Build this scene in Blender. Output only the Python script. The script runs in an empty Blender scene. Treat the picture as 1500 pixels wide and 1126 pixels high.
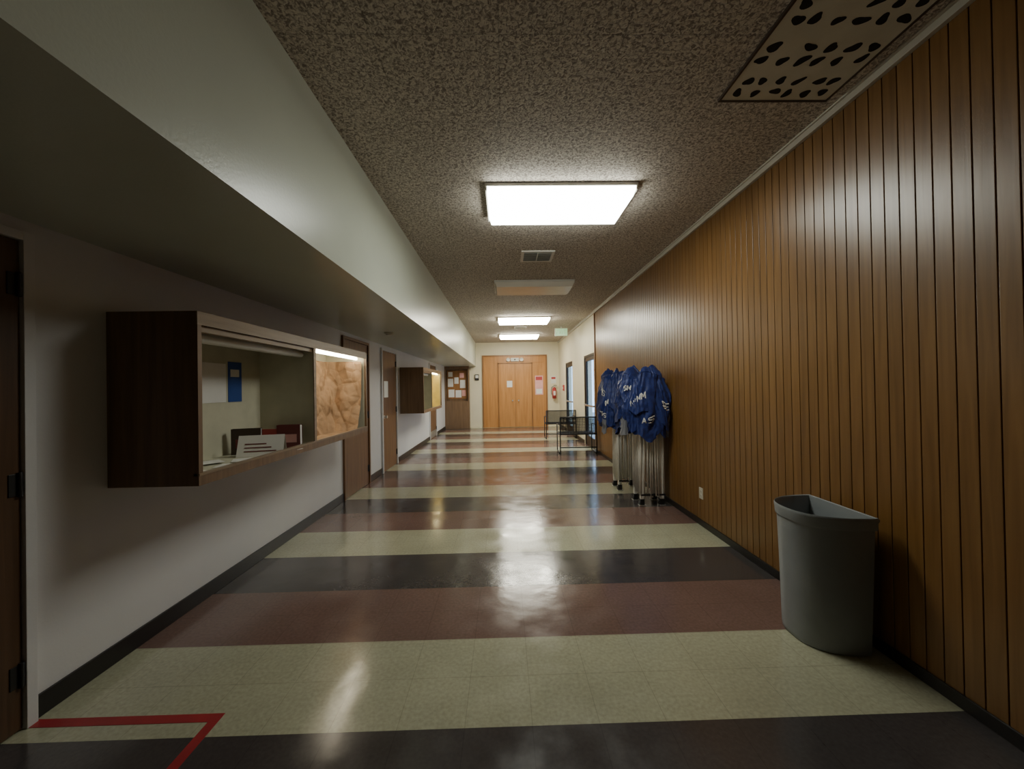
import bpy, math, random
from mathutils import Vector, Matrix, noise as mnoise
random.seed(7)
sc = bpy.context.scene
XL, XR, XS = -2.2, 2.07, -1.06      # left wall, right wall, soffit face
ZC, ZS = 3.19, 2.305                # ceiling, soffit underside
YB, YF = -3.0, 14.5                 # back / far wall

# ------------------------------------------------------------------ materials
def new_mat(name):
    m = bpy.data.materials.new(name); m.use_nodes = True
    nt = m.node_tree; b = nt.nodes["Principled BSDF"]
    return m, nt, b
def N(nt, t, **kw):
    n = nt.nodes.new(t)
    for k, v in kw.items(): setattr(n, k, v)
    return n
def ramp(nt, stops, interp='LINEAR'):
    r = N(nt, "ShaderNodeValToRGB"); r.color_ramp.interpolation = interp
    els = r.color_ramp.elements
    while len(els) < len(stops): els.new(0.5)
    for e, (p, c) in zip(els, stops):
        e.position = p; e.color = (*c, 1)
    return r
def simple(name, col, rough=0.5, metal=0.0, var=0.08, scale=6.0, bump=0.0, bscale=60, stretch=(1,1,1), spec=None):
    m, nt, b = new_mat(name)
    tc = N(nt, "ShaderNodeTexCoord"); mp = N(nt, "ShaderNodeMapping")
    mp.inputs["Scale"].default_value = stretch
    nt.links.new(tc.outputs["Object"], mp.inputs[0])
    nz = N(nt, "ShaderNodeTexNoise"); nz.inputs["Scale"].default_value = scale; nz.inputs["Detail"].default_value = 4
    nt.links.new(mp.outputs[0], nz.inputs["Vector"])
    lo = tuple(c*(1-var) for c in col); hi = tuple(min(1, c*(1+var)) for c in col)
    r = ramp(nt, [(0.3, lo), (0.7, hi)])
    nt.links.new(nz.outputs["Fac"], r.inputs[0]); nt.links.new(r.outputs[0], b.inputs["Base Color"])
    b.inputs["Roughness"].default_value = rough; b.inputs["Metallic"].default_value = metal
    if spec is not None: b.inputs["Specular IOR Level"].default_value = spec
    if bump > 0:
        n2 = N(nt, "ShaderNodeTexNoise"); n2.inputs["Scale"].default_value = bscale
        nt.links.new(mp.outputs[0], n2.inputs["Vector"])
        bp = N(nt, "ShaderNodeBump"); bp.inputs["Strength"].default_value = bump; bp.inputs["Distance"].default_value = 0.01
        nt.links.new(n2.outputs["Fac"], bp.inputs["Height"]); nt.links.new(bp.outputs[0], b.inputs["Normal"])
    return m
def emit(name, col, s):
    m, nt, b = new_mat(name)
    b.inputs["Base Color"].default_value = (0.8, 0.8, 0.8, 1)
    b.inputs["Emission Color"].default_value = (*col, 1); b.inputs["Emission Strength"].default_value = s
    return m
def wood(name, dark, light, rough=0.35, sx=(14, 14, 0.7), island=0.0, spec=0.5):
    m, nt, b = new_mat(name)
    tc = N(nt, "ShaderNodeTexCoord"); mp = N(nt, "ShaderNodeMapping"); mp.inputs["Scale"].default_value = sx
    nt.links.new(tc.outputs["Object"], mp.inputs[0])
    nz = N(nt, "ShaderNodeTexNoise"); nz.inputs["Scale"].default_value = 2.2; nz.inputs["Detail"].default_value = 7; nz.inputs["Distortion"].default_value = 0.6
    nt.links.new(mp.outputs[0], nz.inputs["Vector"])
    r = ramp(nt, [(0.3, dark), (0.72, light)]); nt.links.new(nz.outputs["Fac"], r.inputs[0])
    out = r.outputs[0]
    if island:
        g = N(nt, "ShaderNodeNewGeometry"); mr = N(nt, "ShaderNodeMapRange")
        mr.inputs["To Min"].default_value = 1-island; mr.inputs["To Max"].default_value = 1+island
        nt.links.new(g.outputs["Random Per Island"], mr.inputs["Value"])
        mx = N(nt, "ShaderNodeVectorMath", operation='SCALE')
        nt.links.new(out, mx.inputs[0]); nt.links.new(mr.outputs[0], mx.inputs["Scale"]); out = mx.outputs[0]
    nt.links.new(out, b.inputs["Base Color"])
    b.inputs["Roughness"].default_value = rough; b.inputs["Specular IOR Level"].default_value = spec
    bp = N(nt, "ShaderNodeBump"); bp.inputs["Strength"].default_value = 0.12; bp.inputs["Distance"].default_value = 0.004
    nt.links.new(nz.outputs["Fac"], bp.inputs["Height"]); nt.links.new(bp.outputs[0], b.inputs["Normal"])
    return m

def floor_mat():
    m, nt, b = new_mat("vinyl_stripes"); L = nt.links.new
    tc = N(nt, "ShaderNodeTexCoord"); sp = N(nt, "ShaderNodeSeparateXYZ"); L(tc.outputs["Object"], sp.inputs[0])
    def math_(op, a, bb=None):
        n = N(nt, "ShaderNodeMath", operation=op)
        if hasattr(a, "is_linked"): L(a, n.inputs[0])
        else: n.inputs[0].default_value = a
        if bb is not None:
            if hasattr(bb, "is_linked"): L(bb, n.inputs[1])
            else: n.inputs[1].default_value = bb
        return n.outputs[0]
    y = math_('SUBTRACT', sp.outputs[1], 1.71-18.0)
    f = math_('FRACT', math_('DIVIDE', y, 1.8))
    r = ramp(nt, [(0, (0.41, 0.405, 0.285)), (1/3, (0.175, 0.105, 0.088)), (2/3, (0.062, 0.054, 0.054))], 'CONSTANT')
    L(f, r.inputs[0])
    nz = N(nt, "ShaderNodeTexNoise"); nz.inputs["Scale"].default_value = 55; nz.inputs["Detail"].default_value = 5
    L(tc.outputs["Object"], nz.inputs["Vector"])
    n2 = N(nt, "ShaderNodeTexNoise"); n2.inputs["Scale"].default_value = 2.0; n2.inputs["Detail"].default_value = 5
    L(tc.outputs["Object"], n2.inputs["Vector"])
    v = math_('MULTIPLY', math_('ADD', math_('MULTIPLY', nz.outputs["Fac"], 0.6), 0.70), math_('ADD', math_('MULTIPLY', n2.outputs["Fac"], 0.5), 0.75))
    def joint(axis, off):
        q = math_('FRACT', math_('DIVIDE', math_('SUBTRACT', axis, off-18.0), 0.3))
        d = math_('ABSOLUTE', math_('SUBTRACT', q, 0.5))
        return math_('GREATER_THAN', d, 0.4945)
    j = math_('MAXIMUM', joint(sp.outputs[0], 0.1), joint(sp.outputs[1], 1.71))
    v = math_('MULTIPLY', v, math_('SUBTRACT', 1.0, math_('MULTIPLY', j, 0.22)))
    mx = N(nt, "ShaderNodeVectorMath", operation='SCALE'); L(r.outputs[0], mx.inputs[0]); L(v, mx.inputs["Scale"])
    L(mx.outputs[0], b.inputs["Base Color"])
    n3 = N(nt, "ShaderNodeTexNoise"); n3.inputs["Scale"].default_value = 5; n3.inputs["Detail"].default_value = 8
    L(tc.outputs["Object"], n3.inputs["Vector"])
    mr = N(nt, "ShaderNodeMapRange"); mr.inputs["From Min"].default_value = .3; mr.inputs["From Max"].default_value = .7
    mr.inputs["To Min"].default_value = 0.11; mr.inputs["To Max"].default_value = 0.24
    L(n3.outputs["Fac"], mr.inputs["Value"]); L(mr.outputs[0], b.inputs["Roughness"])
    b.inputs["Specular IOR Level"].default_value = 0.9
    bp = N(nt, "ShaderNodeBump"); bp.inputs["Strength"].default_value = 0.10; bp.inputs["Distance"].default_value = 0.01
    n4 = N(nt, "ShaderNodeTexNoise"); n4.inputs["Scale"].default_value = 9; L(tc.outputs["Object"], n4.inputs["Vector"])
    L(n4.outputs["Fac"], bp.inputs["Height"]); L(bp.outputs[0], b.inputs["Normal"])
    return m

def ceiling_mat():
    m, nt, b = new_mat("acoustic_tile"); L = nt.links.new
    tc = N(nt, "ShaderNodeTexCoord")
    nz = N(nt, "ShaderNodeTexNoise"); nz.inputs["Scale"].default_value = 58; nz.inputs["Detail"].default_value = 2.5; nz.inputs["Distortion"].default_value = 1.0
    L(tc.outputs["Object"], nz.inputs["Vector"])
    r = ramp(nt, [(0.36, (0.24, 0.20, 0.17)), (0.46, (0.41, 0.36, 0.31)), (0.56, (0.65, 0.59, 0.51)), (0.7, (0.74, 0.68, 0.59))])
    L(nz.outputs["Fac"], r.inputs[0])
    br = N(nt, "ShaderNodeTexBrick"); br.offset = 0.0; br.inputs["Scale"].default_value = 1
    br.inputs["Brick Width"].default_value = 0.61; br.inputs["Row Height"].default_value = 0.61; br.inputs["Mortar Size"].default_value = 0.003
    br.inputs["Color1"].default_value = (1, 1, 1, 1); br.inputs["Color2"].default_value = (0.93, 0.93, 0.93, 1); br.inputs["Mortar"].default_value = (0.72, 0.72, 0.72, 1)
    L(tc.outputs["Object"], br.inputs["Vector"])
    mx = N(nt, "ShaderNodeVectorMath", operation='MULTIPLY'); L(r.outputs[0], mx.inputs[0]); L(br.outputs["Color"], mx.inputs[1])
    L(mx.outputs[0], b.inputs["Base Color"]); b.inputs["Roughness"].default_value = 0.85
    bp = N(nt, "ShaderNodeBump"); bp.inputs["Strength"].default_value = 0.4; bp.inputs["Distance"].default_value = 0.008
    L(nz.outputs["Fac"], bp.inputs["Height"]); L(bp.outputs[0], b.inputs["Normal"])
    return m

def glass_mat():
    m, nt, b = new_mat("door_glass")
    out = nt.nodes["Material Output"]
    t = N(nt, "ShaderNodeBsdfTransparent"); t.inputs[0].default_value = (0.8, 0.87, 0.9, 1)
    g = N(nt, "ShaderNodeBsdfGlossy"); g.inputs["Roughness"].default_value = 0.03
    mx = N(nt, "ShaderNodeMixShader"); mx.inputs[0].default_value = 0.12
    nt.links.new(t.outputs[0], mx.inputs[1]); nt.links.new(g.outputs[0], mx.inputs[2]); nt.links.new(mx.outputs[0], out.inputs[0])
    return m

def tent_mat():
    m, nt, b = new_mat("tent_fabric"); L = nt.links.new
    tc = N(nt, "ShaderNodeTexCoord"); nz = N(nt, "ShaderNodeTexNoise"); nz.inputs["Scale"].default_value = 30
    L(tc.outputs["Object"], nz.inputs["Vector"])
    r = ramp(nt, [(0.3, (0.010, 0.020, 0.11)), (0.7, (0.018, 0.038, 0.20))]); L(nz.outputs["Fac"], r.inputs[0])
    L(r.outputs[0], b.inputs["Base Color"]); b.inputs["Roughness"].default_value = 0.5
    b.inputs["Sheen Weight"].default_value = 0.1
    return m

M = dict(
 floor=floor_mat(), ceil=ceiling_mat(), glass=glass_mat(), tent=tent_mat(),
 wall_l=simple("left_wall_paint", (0.66, 0.65, 0.65), 0.5, var=0.03, scale=2, bump=0.05, bscale=90),
 soffit=simple("soffit_paint", (0.57, 0.60, 0.51), 0.30, var=0.03, scale=2, bump=0.06, bscale=70),
 cream=simple("cream_paint", (0.76, 0.70, 0.52), 0.5, var=0.04, scale=2),
 back=simple("unlit_corridor_dark", (0.2, 0.17, 0.14), 0.7),  # dark colour stands in for the unlit corridor behind the camera
 trim=simple("trim_paint", (0.52, 0.48, 0.40), 0.45, var=0.04),
 base=simple("rubber_base", (0.018, 0.016, 0.016), 0.35),
 panel=wood("paneling", (0.175, 0.084, 0.022), (0.255, 0.130, 0.040), 0.32, island=0.07, spec=0.6),
 groove=simple("groove_dark", (0.07, 0.034, 0.011), 0.6),
 casew=wood("case_walnut", (0.155, 0.092, 0.050), (0.24, 0.148, 0.082), 0.4),
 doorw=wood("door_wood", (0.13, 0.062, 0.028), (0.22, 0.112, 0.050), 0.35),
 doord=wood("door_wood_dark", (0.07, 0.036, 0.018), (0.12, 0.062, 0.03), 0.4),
 doorf=wood("oak_door", (0.44, 0.195, 0.055), (0.58, 0.28, 0.095), 0.35, sx=(8, 8, 0.5)),
 oakdk=wood("oak_trim", (0.24, 0.11, 0.035), (0.36, 0.17, 0.06), 0.35),
 caseint=simple("case_interior", (0.56, 0.54, 0.41), 0.6),
 edge=wood("case_edge", (0.21, 0.145, 0.09), (0.31, 0.22, 0.14), 0.4, sx=(14, 0.7, 14)),
 fix=simple("fixture_white", (0.66, 0.64, 0.58), 0.4, var=0.03),
 lens_off=simple("lens_off", (0.80, 0.76, 0.66), 0.25, var=0.03),
 lens=emit("lens_on", (0.97, 1.0, 0.90), 18.5),
 lensfar=emit("lens_far_on", (1.0, 0.96, 0.80), 33.0),
 tube=emit("tube_on", (1.0, 0.88, 0.66), 26.0),
 tubey=emit("tube_yellow", (1.0, 0.85, 0.45), 22.0),
 paper=simple("kraft_paper", (0.40, 0.26, 0.15), 0.8, var=0.22, scale=9),
 yellow=simple("yellow_paper", (0.80, 0.62, 0.20), 0.7, var=0.1),
 white=simple("white_paper", (0.78, 0.77, 0.74), 0.7, var=0.03),
 blue=simple("blue_print", (0.03, 0.08, 0.30), 0.5),
 red=simple("red_print", (0.45, 0.05, 0.05), 0.5),
 maroon=simple("maroon_box", (0.16, 0.03, 0.03), 0.5),
 pink=simple("pink_paper", (0.80, 0.42, 0.40), 0.7),
 dkbrown=simple("dark_brown", (0.05, 0.03, 0.02), 0.5),
 metal=simple("brushed_metal", (0.62, 0.62, 0.60), 0.32, metal=0.85, var=0.05),
 alu=simple("tent_frame_metal", (0.80, 0.77, 0.70), 0.4, metal=0.1, var=0.06, scale=20),
 bronze=simple("bronze_aluminium", (0.03, 0.026, 0.022), 0.35, metal=0.6),
 black=simple("black_plastic", (0.015, 0.015, 0.016), 0.45),
 mesh=simple("black_powdercoat", (0.02, 0.02, 0.022), 0.4, metal=0.3),
 tentgrey=simple("tent_grey", (0.20, 0.20, 0.22), 0.6),
 bin=simple("bin_plastic", (0.27, 0.29, 0.30), 0.42, var=0.04, scale=8, bump=0.04, bscale=200),
 tape=simple("red_tape", (0.34, 0.025, 0.03), 0.4, var=0.15, scale=10),
 grille=simple("grille_paint", (0.66, 0.64, 0.55), 0.5),
 hole=simple("hole_dark", (0.012, 0.010, 0.008), 0.9),
 green=emit("exit_green", (0.12, 0.9, 0.25), 0.5),
 concrete=simple("concrete", (0.3, 0.3, 0.3), 0.8),
 outlet=simple("outlet_plate", (0.66, 0.62, 0.52), 0.4),
)

# ------------------------------------------------------------------ mesh builder
class B:
    def __init__(s): s.v, s.f, s.m, s.mats, s.sm = [], [], [], [], []
    def mi(s, k):
        if k not in s.mats: s.mats.append(k)
        return s.mats.index(k)
    def add(s, vs, fs, k, smooth=False):
        o = len(s.v); i = s.mi(k); s.v += [tuple(p) for p in vs]
        for f in fs: s.f.append([o+a for a in f]); s.m.append(i); s.sm.append(smooth)
    def box(s, x0, x1, y0, y1, z0, z1, k, M4=None):
        vs = [Vector((x, y, z)) for z in (z0, z1) for y in (y0, y1) for x in (x0, x1)]
        if M4 is not None: vs = [M4 @ p for p in vs]
        s.add(vs, [(0,2,3,1), (4,5,7,6), (0,1,5,4), (2,6,7,3), (0,4,6,2), (1,3,7,5)], k)
    def cyl(s, p0, p1, r, k, seg=12, r2=None, smooth=True):
        p0, p1 = Vector(p0), Vector(p1); d = (p1-p0).normalized()
        a = d.orthogonal().normalized(); b = d.cross(a); r2 = r if r2 is None else r2
        vs = []
        for p, rr in ((p0, r), (p1, r2)):
            for i in range(seg):
                t = 2*math.pi*i/seg; vs.append(p + a*rr*math.cos(t) + b*rr*math.sin(t))
        s.add(vs, [(i, (i+1) % seg, seg+(i+1) % seg, seg+i) for i in range(seg)], k, smooth)
        o = len(s.v)-2*seg
        s.f.append([o+i for i in reversed(range(seg))]); s.m.append(s.mi(k)); s.sm.append(False)
        s.f.append([o+seg+i for i in range(seg)]); s.m.append(s.mi(k)); s.sm.append(False)
    def grid(s, fn, nu, nv, k, close=False, smooth=True):
        vs = [fn(i/nu, j/nv) for j in range(nv+1) for i in range(nu if close else nu+1)]
        w = nu if close else nu+1; fs = []
        for j in range(nv):
            for i in range(nu):
                i2 = (i+1) % w; fs.append((j*w+i, j*w+i2, (j+1)*w+i2, (j+1)*w+i))
        s.add(vs, fs, k, smooth)
    def done(s, name, bevel=0.0, origin=None, solid=0.0):
        me = bpy.data.meshes.new(name)
        xs, ys, zs = zip(*s.v)
        o = Vector(origin) if origin is not None else Vector(((min(xs)+max(xs))/2, (min(ys)+max(ys))/2, min(zs)))
        me.from_pydata([Vector(p)-o for p in s.v], [], s.f)
        for k in s.mats: me.materials.append(M[k])
        for p, i, q in zip(me.polygons, s.m, s.sm): p.material_index = i; p.use_smooth = q
        me.update()
        ob = bpy.data.objects.new(name, me); ob.location = o; sc.collection.objects.link(ob)
        if solid:
            so = ob.modifiers.new("solid", 'SOLIDIFY'); so.thickness = solid
        if bevel:
            bv = ob.modifiers.new("bevel", 'BEVEL'); bv.width = bevel; bv.segments = 2; bv.limit_method = 'ANGLE'
            bv.angle_limit = math.radians(40)
        return ob
def one(name, args, k, **kw):
    b = B(); b.box(*args, k); return b.done(name, **kw)

# ------------------------------------------------------------------ room shell
one("floor", (XL-0.2, XR+0.2, YB-0.15, YF+0.15, -0.12, 0.0), 'floor', origin=(0, 0, 0))
one("ceiling", (XL-0.2, XR+0.2, YB-0.15, YF+0.15, ZC, ZC+0.15), 'ceil', origin=(0, 0, 0))
one("wall_left", (XL-0.2, XL, YB, YF, 0, ZC), 'wall_l')
one("soffit", (XL, XS, YB, YF, ZS, ZC), 'soffit')
one("wall_far", (XL-0.2, XR+0.2, YF, YF+0.15, 0, ZC), 'cream')
one("wall_back", (XL-0.2, XR+0.2, YB-0.15, YB, 0, ZC), 'back')  # unseen; closes off the corridor, its darkness put into the wall colour
YP = 8.66
b = B(); b.box(XR+0.010, XR+0.2, YB, YP, 0, ZC, 'groove')
pitch = 0.078; y = YP-pitch
while y > YB:
    b.box(XR, XR+0.0098, y+0.0025, y+pitch-0.0025, 0.0, ZC, 'panel'); y -= pitch
b.done("wall_right", bevel=0.0018)
b = B()
for y0, y1, z0 in ((YP, 8.78, 0), (8.78, 9.92, 2.27), (9.92, 11.6, 0), (11.6, 12.9, 2.27), (12.9, YF, 0)):
    b.box(XR, XR+0.2, y0, y1, z0, ZC, 'cream')
b.done("wall_right_entry")
one("exterior_ground", (XR+0.2, 14, 2, 22, -0.12, -0.02), 'concrete')

one("baseboard_right", (XR-0.012, XR, YB, YP, 0, 0.065), 'base', bevel=0.003)
b = B()
for y0, y1 in ((YP, 8.72), (9.98, 11.54), (12.96, YF)): b.box(XR-0.01, XR, y0, y1, 0, 0.1, 'base')
b.done("baseboard_entry")
# left doors: (far/near y0,y1)
ldoors = [(0.86, 1.78), (5.29, 6.20), (6.93, 7.80), (11.3, 12.3)]
b = B(); yy = YB
for y0, y1 in ldoors:
    b.box(XL, XL+0.014, yy, y0-0.05, 0, 0.105, 'base'); yy = y1+0.05
b.box(XL, XL+0.014, yy, 14.2, 0, 0.105, 'base')
b.done("baseboard_left", bevel=0.003)
b = B(); b.box(XR-0.03, XR, YB, YF, ZC-0.05, ZC, 'trim'); b.box(XR-0.045, XR, YB, YF, ZC-0.012, ZC, 'trim'); b.done("trim_1", bevel=0.003)
one("trim_2", (XR-0.02, XR, YP-0.02, YP+0.03, 0.1, ZC-0.05), 'oakdk', bevel=0.003)

for n, (y0, y1) in enumerate(ldoors, 1):
    b = B(); h = 2.2; x = XL
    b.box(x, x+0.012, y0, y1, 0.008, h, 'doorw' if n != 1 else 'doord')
    fk = 'doorw' if n == 2 else 'wall_l'
    for a, c in ((y0-0.045, y0-0.003), (y1+0.003, y1+0.045)): b.box(x, x+0.03, a, c, 0, h+0.045, fk)
    b.box(x, x+0.03, y0-0.003, y1+0.003, h+0.004, h+0.045, fk)
    ky = y0+0.08
    for z in (0.25, 1.1, 2.0):
        b.cyl((x+0.02, y1-0.008, z-0.055), (x+0.02, y1-0.008, z+0.055), 0.009, 'black')
        b.box(x+0.012, x+0.016, y1-0.045, y1-0.004, z-0.05, z+0.05, 'black')
    b.cyl((x+0.012, ky, 1.0), (x+0.05, ky, 1.0), 0.012, 'metal'); b.cyl((x+0.045, ky, 1.0), (x+0.075, ky, 1.0), 0.028, 'metal', 16)
    b.cyl((x+0.012, ky, 1.0), (x+0.018, ky, 1.0), 0.034, 'metal', 16)
    if n == 3:
        b.box(x+0.012, x+0.014, y0+0.1, y0+0.34, 1.35, 1.65, 'white')
    b.box(x+0.012, x+0.016, y0+0.05, y1-0.05, 0.02, 0.22, 'metal') if n == 4 else None
    b.done("door_%d" % n, bevel=0.0015)

# ------------------------------------------------------------------ display cases
def case(name, y0, y1, yd, pk, tk, crumple):
    b = B(); x0, x1, z0, z1 = XL+0.001, -1.71, 0.98, 1.955; t = 0.022
    b.box(x0, x1, y0, y0+t, z0, z1, 'casew')
    b.box(x0, x1, y1-t, y1, z0, z1, 'casew')
    b.box(x0, x1, y0+t, y1-t, z1-t, z1, 'casew')
    b.box(x0, x1-0.001, y0+t, y1-t, z0, z0+t, 'casew')
    b.box(x0, x0+0.012, y0+t, y1-t, z0+t, z1-t, 'caseint')
    # light liners
    b.box(x0+0.012, x1-0.02, y0+t, y0+t+0.004, z0+t, z1-t, 'caseint')
    b.box(x0+0.012, x1-0.02, y1-t-0.004, y1-t, z0+t, z1-t, 'caseint')
    b.box(x0+0.012, x1-0.02, y0+t+0.004, y1-t-0.004, z0+t, z0+t+0.006, 'caseint')
    # divider
    b.box(x0+0.012, x1, yd-0.016, yd+0.016, z0+t, z1-t, 'caseint')
    b.box(x1-0.002, x1+0.006, yd-0.02, yd+0.02, z0+t+0.02, z1-0.075, 'edge')
    # face frame
    b.box(x1-0.001, x1+0.008, y0, y1, z1-0.075, z1, 'edge')
    b.box(x1-0.001, x1+0.008, y0, y1, z0, z0+0.055, 'casew')
    b.box(x1-0.02, x1+0.012, y0, y1, z0+0.055, z0+0.068, 'edge')
    b.box(x1-0.001, x1+0.008, y0, y0+0.03, z0+0.068, z1-0.075, 'casew')
    b.box(x1-0.001, x1+0.008, y1-0.03, y1, z0+0.068, z1-0.075, 'casew')
    # sliding-door track and unlit tube housing in bay one
    b.box(x1-0.05, x1-0.01, y0+t+.004, yd-0.016, z1-0.11, z1-0.075, 'edge')
    b.cyl((x1-0.10, y0+0.05, z1-0.13), (x1-0.10, yd-0.05, z1-0.13), 0.032, 'fix', 14)
    b.box(x1-0.14, x1-0.06, y0+0.04, yd-0.04, z1-0.095, z1-0.022, 'fix')
    # lit tube in bay two
    b.box(x1-0.14, x1-0.05, yd+0.04, y1-0.05, z1-0.06, z1-0.022, 'fix')
    b.cyl((x1-0.095, yd+0.06, z1-0.078), (x1-0.095, y1-0.07, z1-0.078), 0.016, tk, 14)
    # paper backdrop in bay two: runs along the back, then wraps round the far end
    ya, yb = yd+0.022, y1-t-0.012
    xa_, xb_ = x0+0.018, x1-0.035
    R = 0.12; s1 = yb-R-ya; s2 = R*math.pi/2; s3 = xb_-xa_-R; S = s1+s2+s3
    def pf(u, v):
        s = u*S
        if s < s1: px, py, nx, ny = xa_, ya+s, 1, 0
        elif s < s1+s2:
            th = (s-s1)/R; px = xa_+R-R*math.cos(th); py = yb-R+R*math.sin(th); nx, ny = math.cos(th), -math.sin(th)
        else: px, py, nx, ny = xa_+R+(s-s1-s2), yb, 0, -1
        zv = z0+t+0.012+(z1-z0-2*t-0.10)*v
        d = 0.0
        if crumple:
            p = Vector((s*1.1, v*1.0, 0.3)); w = mnoise.noise(p*1.2)*0.5
            cell = mnoise.voronoi(Vector((p.x*3.2+w, p.y*3.2-w, .4)))[0]
            d += .055*(cell[1]-cell[0])
            cell = mnoise.voronoi(Vector((p.x*8+w, p.y*8, 2.4)))[0]
            d += .016*(cell[1]-cell[0])
            d += .05*max(0, mnoise.noise(Vector((p.x*1.6, p.y*1.6, 7)))+.3)
            edge = min(1, s/0.1)
            d = d*edge + 0.16*max(0, 1-v)**2.2
        return (min(max(px+nx*d, xa_), xb_), min(max(py+ny*d, ya), yb), zv)
    b.grid(pf, 160, 80, pk, smooth=False)
    if crumple:
        b.grid(lambda u, v: (xa_+(xb_-xa_)*v, ya+(yb-ya)*u, z0+t+.010+.022*max(0, mnoise.noise(Vector((u*5, v*2.2, 4)))+.1)), 60, 24, pk, smooth=False)
    return b.done(name, bevel=0.0015)
case("display_case", 2.17, 4.80, 3.50, 'paper', 'tube', True)
case("display_case", 8.14, 10.45, 9.1, 'yellow', 'tubey', False)
# items in the first display case
xb = XL+0.014; zf = 0.98+0.022+0.0065
one("poster", (xb, xb+0.003, 2.80, 3.06, 1.42, 1.72), 'white')
b = B(); b.box(xb, xb+0.003, 3.085, 3.24, 1.42, 1.74, 'blue'); b.box(xb+0.003, xb+0.004, 3.11, 3.21, 1.62, 1.68, 'white'); b.box(xb+0.003, xb+0.004, 3.11, 3.19, 1.48, 1.54, 'blue'); b.done("event_poster")
def book(name, x, y, w, d, h, ang, k, band=None):
    b = B(); R = Matrix.Translation((x, y, zf)) @ Matrix.Rotation(ang, 4, 'Z')
    b.box(-w/2, w/2, -d/2, -d/2+0.003, 0, h, k, R); b.box(-w/2, w/2, d/2-0.003, d/2, 0, h, k, R)
    b.box(-w/2, -w/2+0.003, -d/2+.003, d/2-.003, 0, h, k, R); b.box(-w/2+0.003, w/2-0.004, -d/2+0.003, d/2-0.003, 0.004, h-0.004, 'white', R)
    if band: b.box(-w/2*0.7, w/2*0.7, -d/2-0.001, -d/2, h*0.25, h*0.6, band, R)
    return b.done(name)
book("hardcover_book", -1.86, 3.36, 0.19, 0.05, 0.20, 0.1, 'maroon', 'pink')
book("hardcover_book", -2.05, 3.40, 0.15, 0.03, 0.16, -0.1, 'red', 'white')
book("hardcover_book", -2.04, 3.08, 0.20, 0.04, 0.20, 0.35, 'dkbrown', 'maroon')
# folded place card
b = B()
R = Matrix.Translation((-1.87, 3.0, zf)) @ Matrix.Rotation(0.25, 4, 'Z') @ Matrix.Scale(1.2, 4)
b.add([R @ Vector(p) for p in ((-.13,-.05,0.001),(.13,-.05,0.001),(.13,0,.13),(-.13,0,.13),(-.13,.05,0.001),(.13,.05,0.001))], [(0,1,2,3),(3,2,5,4)], 'white')
for j, zz in enumerate((.03, .052, .074)):
    yo = -.05+zz*.385-.002
    b.add([R @ Vector(p) for p in ((-.09, yo, zz), (.09-.03*j, yo, zz), (.09-.03*j, yo+.0023, zz+.006), (-.09, yo+.0023, zz+.006))], [(0,1,2,3)], 'maroon')
b.done("place_card", solid=0.0015)
for i, (x, y, a) in enumerate(((-1.82, 2.62, .2), (-1.95, 2.40, -.3), (-1.84, 2.80, .5), (-1.80, 3.2, -.2), (-2.05, 2.66, .9))):
    b = B(); b.box(-.1, .1, -.07, .07, 0, 0.002, 'white', Matrix.Translation((x, y, zf+0.0025*i)) @ Matrix.Rotation(a, 4, 'Z')); b.done("leaflet")
b = B(); b.box(xb, xb+.02, 2.40, 2.52, 1.2, 1.4, 'white'); b.box(xb+.02, xb+.022, 2.415, 2.505, 1.22, 1.38, 'pink'); b.done("framed_photo")

# ------------------------------------------------------------------ ceiling fixtures
def fixture(y0, y1, k, x0=-0.12, x1=1.13):
    b = B(); z = ZC
    b.box(x0-0.012, x1+0.012, y0-0.012, y1+0.012, z-0.028, z, 'fix')
    i = 0.022; zt, zb = z-0.028, z-0.105
    vs = [(x0,y0,zt),(x1,y0,zt),(x1,y1,zt),(x0,y1,zt),(x0+i,y0+i,zb),(x1-i,y0+i,zb),(x1-i,y1-i,zb),(x0+i,y1-i,zb)]
    b.add(vs, [(4,7,6,5),(0,4,5,1),(1,5,6,2),(2,6,7,3),(3,7,4,0)], k)
    for xa, xb_ in ((x0-0.012, x0+0.004), (x1-0.004, x1+0.012)): b.box(xa, xb_, y0-0.005, y1+0.005, z-0.06, z-0.028, 'fix')
    return b.done("ceiling_light", bevel=0.004)
fixture(3.17, 3.77, 'lens'); fixture(6.05, 6.65, 'lens_off'); fixture(9.2, 9.8, 'lensfar'); fixture(12.2, 12.8, 'lensfar')

def vent(x0, x1, y0, y1):
    b = B(); z = ZC; w = 0.035
    b.box(x0, x1, y0, y0+w, z-0.014, z, 'fix'); b.box(x0, x1, y1-w, y1, z-0.014, z, 'fix')
    b.box(x0, x0+w, y0+w, y1-w, z-0.014, z, 'fix'); b.box(x1-w, x1, y0+w, y1-w, z-0.014, z, 'fix')
    b.box(x0+w, x1-w, y0+w, y1-w, z-0.003, z, 'hole')
    n = 9
    for i in range(n):
        yy = y0+w+(y1-y0-2*w)*(i+0.5)/n
        b.box(-(x1-x0)/2+w, (x1-x0)/2-w, -0.014, 0.014, -0.001, 0.001, 'grille', Matrix.Translation(((x0+x1)/2, yy, z-0.011)) @ Matrix.Rotation(0.6, 4, 'X'))
    b.box((x0+x1)/2-.004, (x0+x1)/2+.004, y0+w, y1-w, z-0.018, z-0.006, 'fix')
    return b.done("ceiling_vent")
vent(0.24, 0.66, 4.75, 5.15); vent(0.30, 0.66, 10.7, 11.05)

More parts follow.
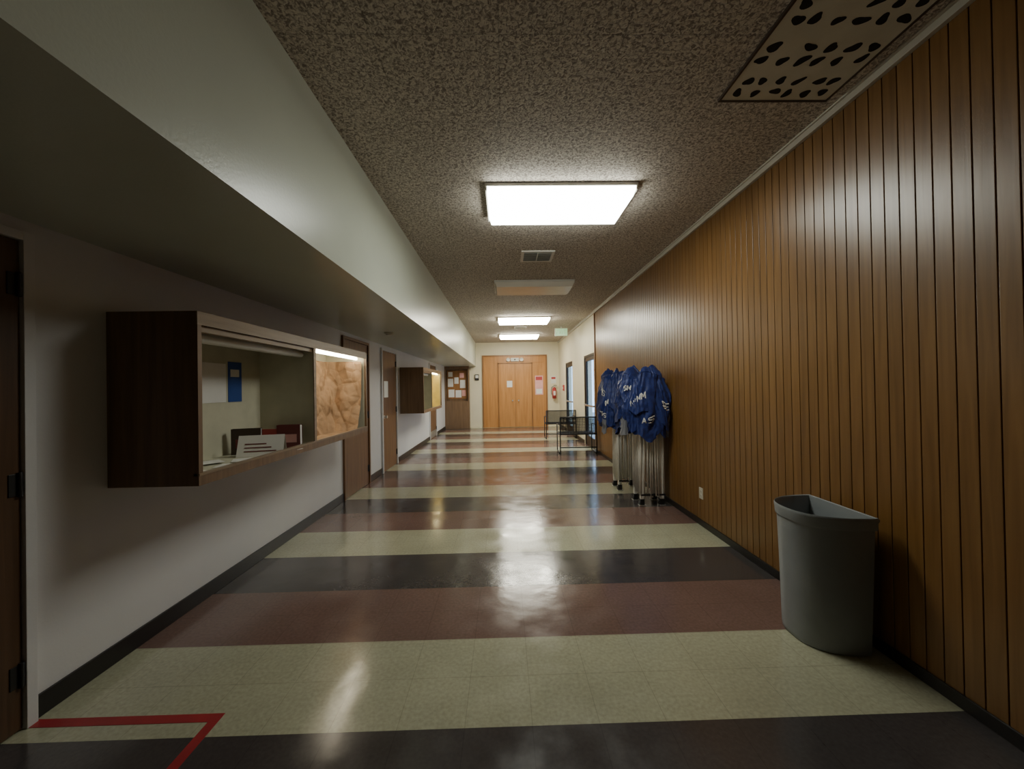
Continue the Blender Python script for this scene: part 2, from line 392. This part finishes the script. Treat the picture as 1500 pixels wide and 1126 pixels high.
# big perforated return-air panel
b = B(); px0, px1, py0, py1 = 1.31, 1.94, 0.85, 2.24; z = ZC
b.box(px0, px1, py0, py1, z-0.012, z, 'grille')
for a in ((px0-.012, px1+.012, py1, py1+.012), (px0-.012, px1+.012, py0-.012, py0), (px0-.012, px0, py0, py1), (px1, px1+.012, py0, py1)):
    b.box(*a, z-0.016, z, 'dkbrown')
rnd = random.Random(11)
row = 0; yy = py1-0.06
while yy > py0+0.03:
    for c in range(6):
        xx = px0+0.065+c*0.1+rnd.uniform(-.014, .014)
        if rnd.random() < 0.05: continue
        a0 = rnd.uniform(-1.2, 1.2); rl, rw = rnd.uniform(.026, .038), rnd.uniform(.020, .027); yq = yy+rnd.uniform(-.010, .010)
        n = 18; vs = []; p1, p2 = rnd.uniform(0, 6), rnd.uniform(0, 6)
        for i in range(n):
            t = -2*math.pi*i/n; q = 1+.13*math.sin(2*t+p1)+.12*math.sin(3*t+p2)
            u, w = rl*q*math.cos(t), rw*q*math.sin(t)
            vs.append((xx+u*math.cos(a0)-w*math.sin(a0), yq+u*math.sin(a0)+w*math.cos(a0), z-0.0125))
        b.add(vs, [tuple(range(n))], 'hole')
    row += 1; yy -= 0.080 if row % 2 else 0.140
b.done("ceiling_return_grille")
# smoke detector on soffit underside
b = B(); b.cyl((-1.63, 5.5, ZS), (-1.63, 5.5, ZS-0.02), 0.065, 'fix', 24); b.cyl((-1.63, 5.5, ZS-0.02), (-1.63, 5.5, ZS-0.04), 0.05, 'fix', 24, r2=0.035); b.done("smoke_detector")

# exit sign
b = B(); b.box(1.46, 1.80, 10.8, 10.84, 2.93, 3.13, 'green'); 
for a in ((1.45,1.81,2.92,2.935),(1.45,1.81,3.125,3.14)): b.box(a[0], a[1], 10.795, 10.845, a[2], a[3], 'fix')
for a in ((1.45,1.465),(1.795,1.81)): b.box(a[0], a[1], 10.795, 10.845, 2.935, 3.125, 'fix')
b.cyl((1.63, 10.82, 3.14), (1.63, 10.82, ZC), 0.02, 'fix')
sx = 1.50
for ch in "EXIT":
    segs = {'E': [(0,0,0,1),(0,0,1,0),(0,.5,.8,.5),(0,1,1,1)], 'X': [(0,0,1,1),(0,1,1,0)], 'I': [(.5,0,.5,1)], 'T': [(.5,0,.5,1),(0,1,1,1)]}[ch]
    for (u0,v0,u1,v1) in segs: b.cyl((sx+u0*.05, 10.797, 2.97+v0*.11), (sx+u1*.05, 10.797, 2.97+v1*.11), 0.006, 'white', 6)
    sx += 0.07
b.done("exit_sign")

# ------------------------------------------------------------------ far wall
Y = YF
b = B()
fx0, fx1, fz = -0.77, 1.57, 2.66
b.box(fx0, fx1, Y-0.03, Y, 2.42, fz, 'doorf')
b.box(fx0, -0.24, Y-0.03, Y, 0.0, 2.42, 'doorf'); b.box(1.07, fx1, Y-0.03, Y, 0.0, 2.42, 'doorf')
for a in ((fx0-.05, fx0), (fx1, fx1+.05)): b.box(a[0], a[1], Y-0.05, Y, 0, fz+.05, 'oakdk')
b.box(fx0, fx1, Y-0.05, Y, fz, fz+.05, 'oakdk')
b.box(-0.24, -0.2, Y-0.06, Y, 0, 2.42, 'oakdk'); b.box(1.03, 1.07, Y-0.06, Y, 0, 2.42, 'oakdk'); b.box(-0.24, 1.07, Y-0.06, Y, 2.38, 2.42, 'oakdk')
b.box(-0.197, 0.413, Y-0.04, Y, 0.01, 2.375, 'doorf'); b.box(0.419, 1.027, Y-0.04, Y, 0.01, 2.375, 'doorf')
b.box(0.413, 0.419, Y-0.02, Y, 0.01, 2.375, 'black')
for xx in (0.30, 0.53):
    b.cyl((xx, Y-0.04, 1.0), (xx, Y-0.10, 1.0), 0.02, 'metal'); b.cyl((xx, Y-.10, 1.0), (xx, Y-.11, 1.0), 0.03, 'metal')
b.done("door_5", bevel=0.003)
def sheet(name, x0, x1, y, z0, z1, k, extra=()):
    b = B(); b.box(x0, x1, y-0.004, y, z0, z1, k)
    for e in extra: b.box(e[0], e[1], y-0.006, y-0.004, e[2], e[3], e[4])
    return b.done(name)
sheet("door_notice", 0.10, 0.30, Y-0.041, 1.50, 1.74, 'white')
sheet("wall_poster", 1.16, 1.46, Y-0.031, 1.20, 1.92, 'pink', ((1.19,1.43,1.75,1.88,'red'),(1.20,1.42,1.24,1.42,'white')))
# emergency light over the door
b = B(); b.box(0.26, 0.56, Y-0.09, Y-0.031, 2.47, 2.60, 'fix')
for xx in (0.16, 0.66):
    b.cyl((xx, Y-0.06, 2.55), (xx, Y-0.13, 2.53), 0.06, 'fix', 18, r2=0.075); b.cyl((xx, Y-0.131, 2.53), (xx, Y-0.135, 2.53), 0.06, 'white', 18)
    b.cyl((xx, Y-0.06, 2.55), (0.41, Y-0.06, 2.55), 0.015, 'fix', 8)
b.cyl((0.41, Y-0.091, 2.535), (0.41, Y-0.1, 2.535), 0.03, 'black', 14)
b.done("emergency_light", bevel=0.003)
# small clock left of the door
b = B(); b.box(-1.10, -0.95, Y-0.05, Y, 1.78, 2.0, 'black'); b.box(-1.08, -0.97, Y-0.056, Y-0.05, 1.86, 1.97, 'white'); b.done("wall_clock", bevel=0.006)
# fire extinguisher on far wall
def extinguisher(x, y, z):
    b = B(); r = 0.075
    b.cyl((x, y, z), (x, y, z+0.36), r, 'red', 20); b.cyl((x, y, z+0.36), (x, y, z+0.42), r, 'red', 20, r2=0.03)
    b.cyl((x, y, z+0.42), (x, y, z+0.47), 0.022, 'metal'); b.box(x-0.02, x+0.10, y-0.012, y+0.012, z+0.47, z+0.485, 'black'); b.box(x-0.02, x+0.09, y-0.01, y+0.01, z+0.50, z+0.51, 'black')
    pts = [(x-.02, y, z+.46), (x-.09, y-.01, z+.42), (x-.11, y-.01, z+.3), (x-.1, y-.01, z+.15)]
    for p, q in zip(pts, pts[1:]): b.cyl(p, q, 0.011, 'black', 8)
    b.box(x-.04, x+.04, y-r-.002, y-r+.004, z+.12, z+.28, 'white'); b.box(x-.03, x+.03, y+r-.01, YF, z+.3, z+.36, 'metal')
    return b.done("fire_extinguisher")
extinguisher(1.87, Y-0.10, 1.05)
b = B(); b.box(XR-0.04, XR, 13.2, 13.36, 1.35, 1.55, 'red'); b.box(XR-0.05, XR-0.04, 13.23, 13.33, 1.42, 1.46, 'white'); b.done("fire_alarm_pull", bevel=0.006)
sheet("wall_notice", 1.76, 1.96, Y, 1.62, 1.90, 'white', ((1.78,1.94,1.78,1.86,'red'),))

# wood bulletin cabinet at the end of the left wall
b = B(); x0, x1 = XL+.001, -1.30; y0 = 14.2; ye = YF-.001
b.box(x0, x1, y0, ye, 0.0, 1.02, 'casew')
b.box(x0, x0+.04, y0, ye, 1.02, ZS-.002, 'casew'); b.box(x1-.05, x1, y0, ye, 1.02, ZS-.002, 'casew'); b.box(x0+.04, x1-.05, y0, ye, 2.2, ZS-.002, 'casew')
b.box(x0+.04, x1-.05, y0+.16, ye, 1.02, 2.2, 'casew')
b.box(x0+.08, x1-.09, y0+.14, y0+.16, 1.10, 2.14, 'oakdk')
for (a, c, d, e, k) in ((.10,.30,1.55,1.85,'white'),(.34,.50,1.66,1.90,'white'),(.55,.75,1.5,1.8,'white'),(.12,.34,1.16,1.45,'white'),(.38,.60,1.15,1.42,'white'),(.62,.76,1.2,1.42,'pink'),(.12,.28,1.92,2.1,'white'),(.54,.70,1.88,2.06,'pink')):
    b.box(x0+a, x0+c, y0+.134, y0+.14, d, e, k)
b.done("bulletin_cabinet", bevel=0.003)

# glass entry doors in right wall
for n, (y0, y1) in enumerate(((8.78, 9.92), (11.6, 12.9)), 6):
    b = B(); xa, xc = XR+0.02, XR+0.07; h = 2.27
    b.box(xa-.01, xc+.02, y0, y0+.05, 0, h, 'bronze'); b.box(xa-.01, xc+.02, y1-.05, y1, 0, h, 'bronze'); b.box(xa-.01, xc+.02, y0+.05, y1-.05, h-.05, h, 'bronze')
    b.box(xa, xc, y0+.055, y0+.14, 0.01, h-.055, 'bronze'); b.box(xa, xc, y1-.14, y1-.055, 0.01, h-.055, 'bronze')
    b.box(xa, xc, y0+.14, y1-.14, 0.01, .25, 'bronze'); b.box(xa, xc, y0+.14, y1-.14, h-.15, h-.055, 'bronze')
    b.box(xa+.02, xa+.026, y0+.14, y1-.14, .25, h-.15, 'glass')
    b.box(xa-.05, xa-.03, y0+.08, y1-.08, 1.0, 1.04, 'metal'); b.box(xa-.03, xa, y0+.09, y0+.12, 1.0, 1.04, 'metal'); b.box(xa-.03, xa, y1-.12, y1-.09, 1.0, 1.04, 'metal')
    b.done("door_%d" % n)

# ------------------------------------------------------------------ outlet
b = B(); b.box(XR-0.006, XR, 4.005, 4.08, 0.285, 0.40, 'outlet')
for z in (0.32, 0.365):
    b.cyl((XR-0.006, 4.0425, z), (XR-0.009, 4.0425, z), 0.016, 'outlet', 14)
    for d in (-.006, .006): b.box(XR-.0095, XR-.009, 4.0425+d-.0012, 4.0425+d+.0012, z-.004, z+.006, 'black')
b.done("wall_outlet")

# ------------------------------------------------------------------ red tape on floor
b = B(); b.box(XL+0.02, -1.328, 1.787, 1.833, 0.0, 0.0012, 'tape'); b.box(-1.374, -1.328, 0.9, 1.787, 0.0, 0.0012, 'tape'); b.done("floor_tape")

# ------------------------------------------------------------------ half-round trash can
def ring(half, depth, z, xf, yc, n=40):
    pts = []
    for i in range(n+1):               # curved front
        t = math.pi*i/n
        e = 0.80
        c, q = math.cos(t), math.sin(t)
        pts.append((xf - depth*(abs(q)**e), yc - half*(1 if c > 0 else -1)*abs(c)**e, z))
    m = 10
    for i in range(1, m):              # flat back
        pts.append((xf, yc+half-2*half*i/m, z))
    return pts
b = B(); yc = 2.265
prof = [  # half, depth, z, xf
 (.192,.275,.0,1.965),(.203,.290,.006,1.973),(.205,.295,.03,1.975),(.214,.312,.40,1.985),(.222,.325,.685,1.99),(.2225,.326,.69,1.99),(.231,.335,.694,1.994),(.234,.339,.70,1.996),
 (.236,.341,.735,1.996),(.241,.346,.745,2.0),(.241,.346,.755,2.0),(.235,.340,.762,1.996),(.228,.331,.758,1.99),(.220,.322,.70,1.986),(.209,.306,.40,1.981),(.198,.288,.03,1.971)]
rs = [ring(h, d, z, xf, yc) for h, d, z, xf in prof]; n = len(rs[0]); vs = [p for r in rs for p in r]
fs = [(j*n+i, j*n+(i+1) % n, (j+1)*n+(i+1) % n, (j+1)*n+i) for j in range(len(rs)-1) for i in range(n)]
fs.append(tuple(range(n))); fs.append(tuple((len(rs)-1)*n+i for i in reversed(range(n))))
b.add(vs, fs, 'bin', True); o = b.done("trash_can")
md = o.modifiers.new("es", 'EDGE_SPLIT'); md.split_angle = math.radians(50)

# ------------------------------------------------------------------ folded canopy tents
def tent(cx, cy, seed, lcx, word, hx, hy):
    rnd = random.Random(seed); b = B()
    # frame legs, truss bars
    for ix in (-1, 1):
        for iy in (-1, 1):
            x, y = lcx+ix*0.125, cy+iy*0.12
            b.box(x-.021, x+.021, y-.021, y+.021, 0.06, 1.45, 'alu')
            b.box(x-.025, x+.025, y-.025, y+.025, 0.30, 0.36, 'alu')
            b.box(x-.040, x+.040, y-.034, y+.034, 0.0, 0.008, 'metal'); b.box(x-.026, x+.026, y-.026, y+.026, 0.008, 0.08, 'black')
            b.cyl((x-.036, y, .030), (x-.012, y, .030), .028, 'black', 14)
    for i in range(18):
        x = lcx-0.14+0.28*(i % 9)/8+rnd.uniform(-.006, .006); y = cy+(-.158 if i < 9 else .13)+rnd.uniform(-.02, .02)
        dx, dy = rnd.uniform(-.02, .02), rnd.uniform(-.02, .02)
        z0 = rnd.uniform(.09, .16)
        b.cyl((x, y, z0), (x+dx, y+dy, 1.3), 0.0115, 'alu', 8)
    for s_ in (-1, 1):
        for i in range(6):
            y = cy-.11+.044*i; x = lcx+s_*.150
            b.cyl((x, y, .14+.01*i), (x-s_*.015, y+rnd.uniform(-.02, .02), 1.3), .0115, 'alu', 8)
    for z in (.13,):
        b.box(lcx-.15, lcx+.15, cy-.178, cy-.168, z, z+.02, 'black'); 
    # fabric: gathered canopy cloth
    s = seed
    def fab(a, t):
        c, q = math.cos(a), math.sin(a)
        zb = .91+.05*math.sin(2*a+s)+.13*mnoise.noise(Vector((c*2.2+s, q*2.2, 1)))+.012*math.sin(13*a)
        zt = 1.62+.035*math.sin(4*a+s)+.02*math.sin(7*a+s)
        z = zb+(zt-zb)*t
        tt = max(t, 0.0)
        sc_ = .92-.16*tt**3+.10*math.sin(math.pi*min(1, tt*1.1)**1.2)
        n1 = mnoise.noise(Vector((c*2.4+s*3, q*2.4, z*1.8)))
        n2 = mnoise.noise(Vector((c*4.5+s, q*4.5, z*4+n1*2)))
        n3 = 1-abs(mnoise.noise(Vector((c*7, q*7+s, z*4.5+3*n1))))*2
        n4 = 1-abs(mnoise.noise(Vector((c*12, q*12+s, z*9+3*n2))))*2
        fold = .15*n1+.13*n2+.08*n3+.03*n4
        r = sc_*(1+fold-.06)
        ex = .72
        return Vector((min(cx+hx*r*math.copysign(abs(c)**ex, c), XR-.014), cy+hy*r*math.copysign(abs(q)**ex, q), z))
    b.grid(lambda u, v: fab(2*math.pi*u, v), 240, 80, 'tent', close=True)
    def cap(u, v):
        a = 2*math.pi*u; p = fab(a, 1.0); k = 1-v
        z = p.z+.07*math.sin(math.pi*min(1, v*1.1+.02))*(.4+.9*math.sin(2*a+s)**2)+.03*mnoise.noise(Vector((p.x*k*9, p.y*k*9, s)))*math.sin(math.pi*v)
        z = z*(1-v**3)+1.66*v**3
        return (cx+(p.x-cx)*k, cy+(p.y-cy)*k, z)
    b.grid(cap, 240, 18, 'tent', close=True)
    # loose flaps of cloth hanging past the hem: blue over grey
    for (a0, a1, t0, t1, k) in ((-.95, -.30, -.10, .30, 'tentgrey'), (-3.0, -2.5, -.12, .20, 'tentgrey'), (-1.95, -1.15, -.05, .34, 'tent'), (-2.5, -1.95, .02, .30, 'tent'), (-1.35, -.7, .12, .45, 'tent'), (-3.4, -2.8, .1, .45, 'tent'), (-2.3, -1.6, .36, .66, 'tent')):
        def fl(u, v):
            a = a0+(a1-a0)*u; p = fab(a, t0+(t1-t0)*v)
            d = Vector((p.x-cx, p.y-cy, 0)).normalized()*(.006+.030*math.sin(math.pi*u)*(1-v))
            q = p+d; q.x = min(q.x, XR-.008); q.z += (.07*abs(u-.5)+.012*math.sin(9*u))*(1-v)
            return q
        b.grid(fl, 24, 18, k)
    # printed lettering, following the cloth
    G = {'E':[[(1,1),(0,1),(0,0),(1,0)],[(0,.5),(.8,.5)]],'N':[[(0,0),(0,1),(1,0),(1,1)]],'T':[[(0,1),(1,1)],[(.5,1),(.5,0)]],'S':[[(1,.85),(.5,1),(0,.8),(.1,.55),(.9,.45),(1,.2),(.5,0),(0,.15)]],'M':[[(0,0),(0,1),(.5,.3),(1,1),(1,0)]],'A':[[(0,0),(.5,1),(1,0)],[(.2,.4),(.8,.4)]],'I':[[(.5,0),(.5,1)]]}
    for (txt, a0, t0, da, dt, slope) in word:
        for i, ch in enumerate(txt):
            for st in G[ch]:
                P = []
                for p, q in zip(st, st[1:]):
                    for k in range(8): P.append((p[0]+(q[0]-p[0])*k/8, p[1]+(q[1]-p[1])*k/8))
                P.append(st[-1]); W = []
                for (u, v) in P:
                    a = a0+da*(i*1.35+u); t = t0+dt*v+slope*(i*1.35+u)
                    p = fab(a, t); d = Vector((p.x-cx, p.y-cy, 0)).normalized(); W.append((p+d*.014, d))
                vs, fs = [], []
                for j, (p, d) in enumerate(W):
                    tg = (W[min(j+1, len(W)-1)][0]-W[max(j-1, 0)][0]).normalized(); sd = tg.cross(d).normalized()*.0065
                    vs += [p+sd, p-sd]
                for j in range(len(W)-1): fs.append((2*j, 2*j+1, 2*j+3, 2*j+2))
                b.add(vs, fs, 'white')
    return b.done("folded_canopy_tent")
tent(1.755, 4.90, 1.0, 1.82, [("SM", -2.55, .72, .11, .09, .03), ("NIMM", -2.2, .50, .11, .10, .02), ("SE", -1.2, .48, .13, .10, -.03), ("AS", -1.75, .20, .11, .09, .02)], .315, .27)
tent(1.69, 5.62, 2.7, 1.76, [("NS", -2.95, .74, .13, .10, -.04), ("IM", -2.6, .48, .12, .10, .0), ("TS", -2.8, .24, .12, .09, .0)], .295, .27)

# ------------------------------------------------------------------ mesh benches
def bench(x0, x1, y):
    b = B(); r = .012
    zs, zt, dp = .43, .81, .50
    def tube(*P):
        for p, q in zip(P, P[1:]): b.cyl(p, q, r, 'mesh', 8)
    for x in (x0, x1):
        tube((x, y, .012), (x, y, zt)); tube((x, y, .012), (x, y+dp, .012)); tube((x, y+dp, .012), (x, y+dp, .62)); tube((x, y+dp, .62), (x, y, .64)); tube((x, y, zs), (x, y+dp, zs))
    tube((x0, y, zt), (x1, y, zt)); tube((x0, y, zs), (x1, y, zs)); tube((x0, y+dp, zs), (x1, y+dp, zs)); tube((x0, y, .14), (x1, y, .14))
    n = int((x1-x0)/.02)
    for i in range(1, n):
        x = x0+(x1-x0)*i/n; b.box(x-.0045, x+.0045, y-.002, y+.002, zs, zt, 'mesh'); b.box(x-.004, x+.004, y, y+dp, zs-.002, zs+.002, 'mesh')
    for i in range(1, 19): z = zs+(zt-zs)*i/19; b.box(x0, x1, y-.0025, y+.0015, z-.0045, z+.0045, 'mesh')
    for i in range(1, 24): yy = y+dp*i/24; b.box(x0, x1, yy-.004, yy+.004, zs-.0025, zs+.0015, 'mesh')
    return b.done("mesh_bench")
bench(1.22, 2.03, 8.5); bench(1.18, 2.03, 10.95)

# ------------------------------------------------------------------ world & camera
w = bpy.data.worlds.new("sky"); sc.world = w; w.use_nodes = True
bg = w.node_tree.nodes["Background"]; bg.inputs[0].default_value = (0.50, 0.68, 1.0, 1); bg.inputs[1].default_value = 5.5

cam = bpy.data.cameras.new("camera"); cam.sensor_width = 36; cam.lens = 563/1500*36; cam.clip_start = 0.05
co = bpy.data.objects.new("camera", cam); sc.collection.objects.link(co)
Rm = Matrix.Rotation(-0.02, 4, 'Z') @ Matrix.Rotation(math.pi/2+0.007, 4, 'X') @ Matrix.Rotation(-0.0167, 4, 'Z')
co.matrix_world = Matrix.Translation((0, 0, 1.5)) @ Rm
sc.camera = co
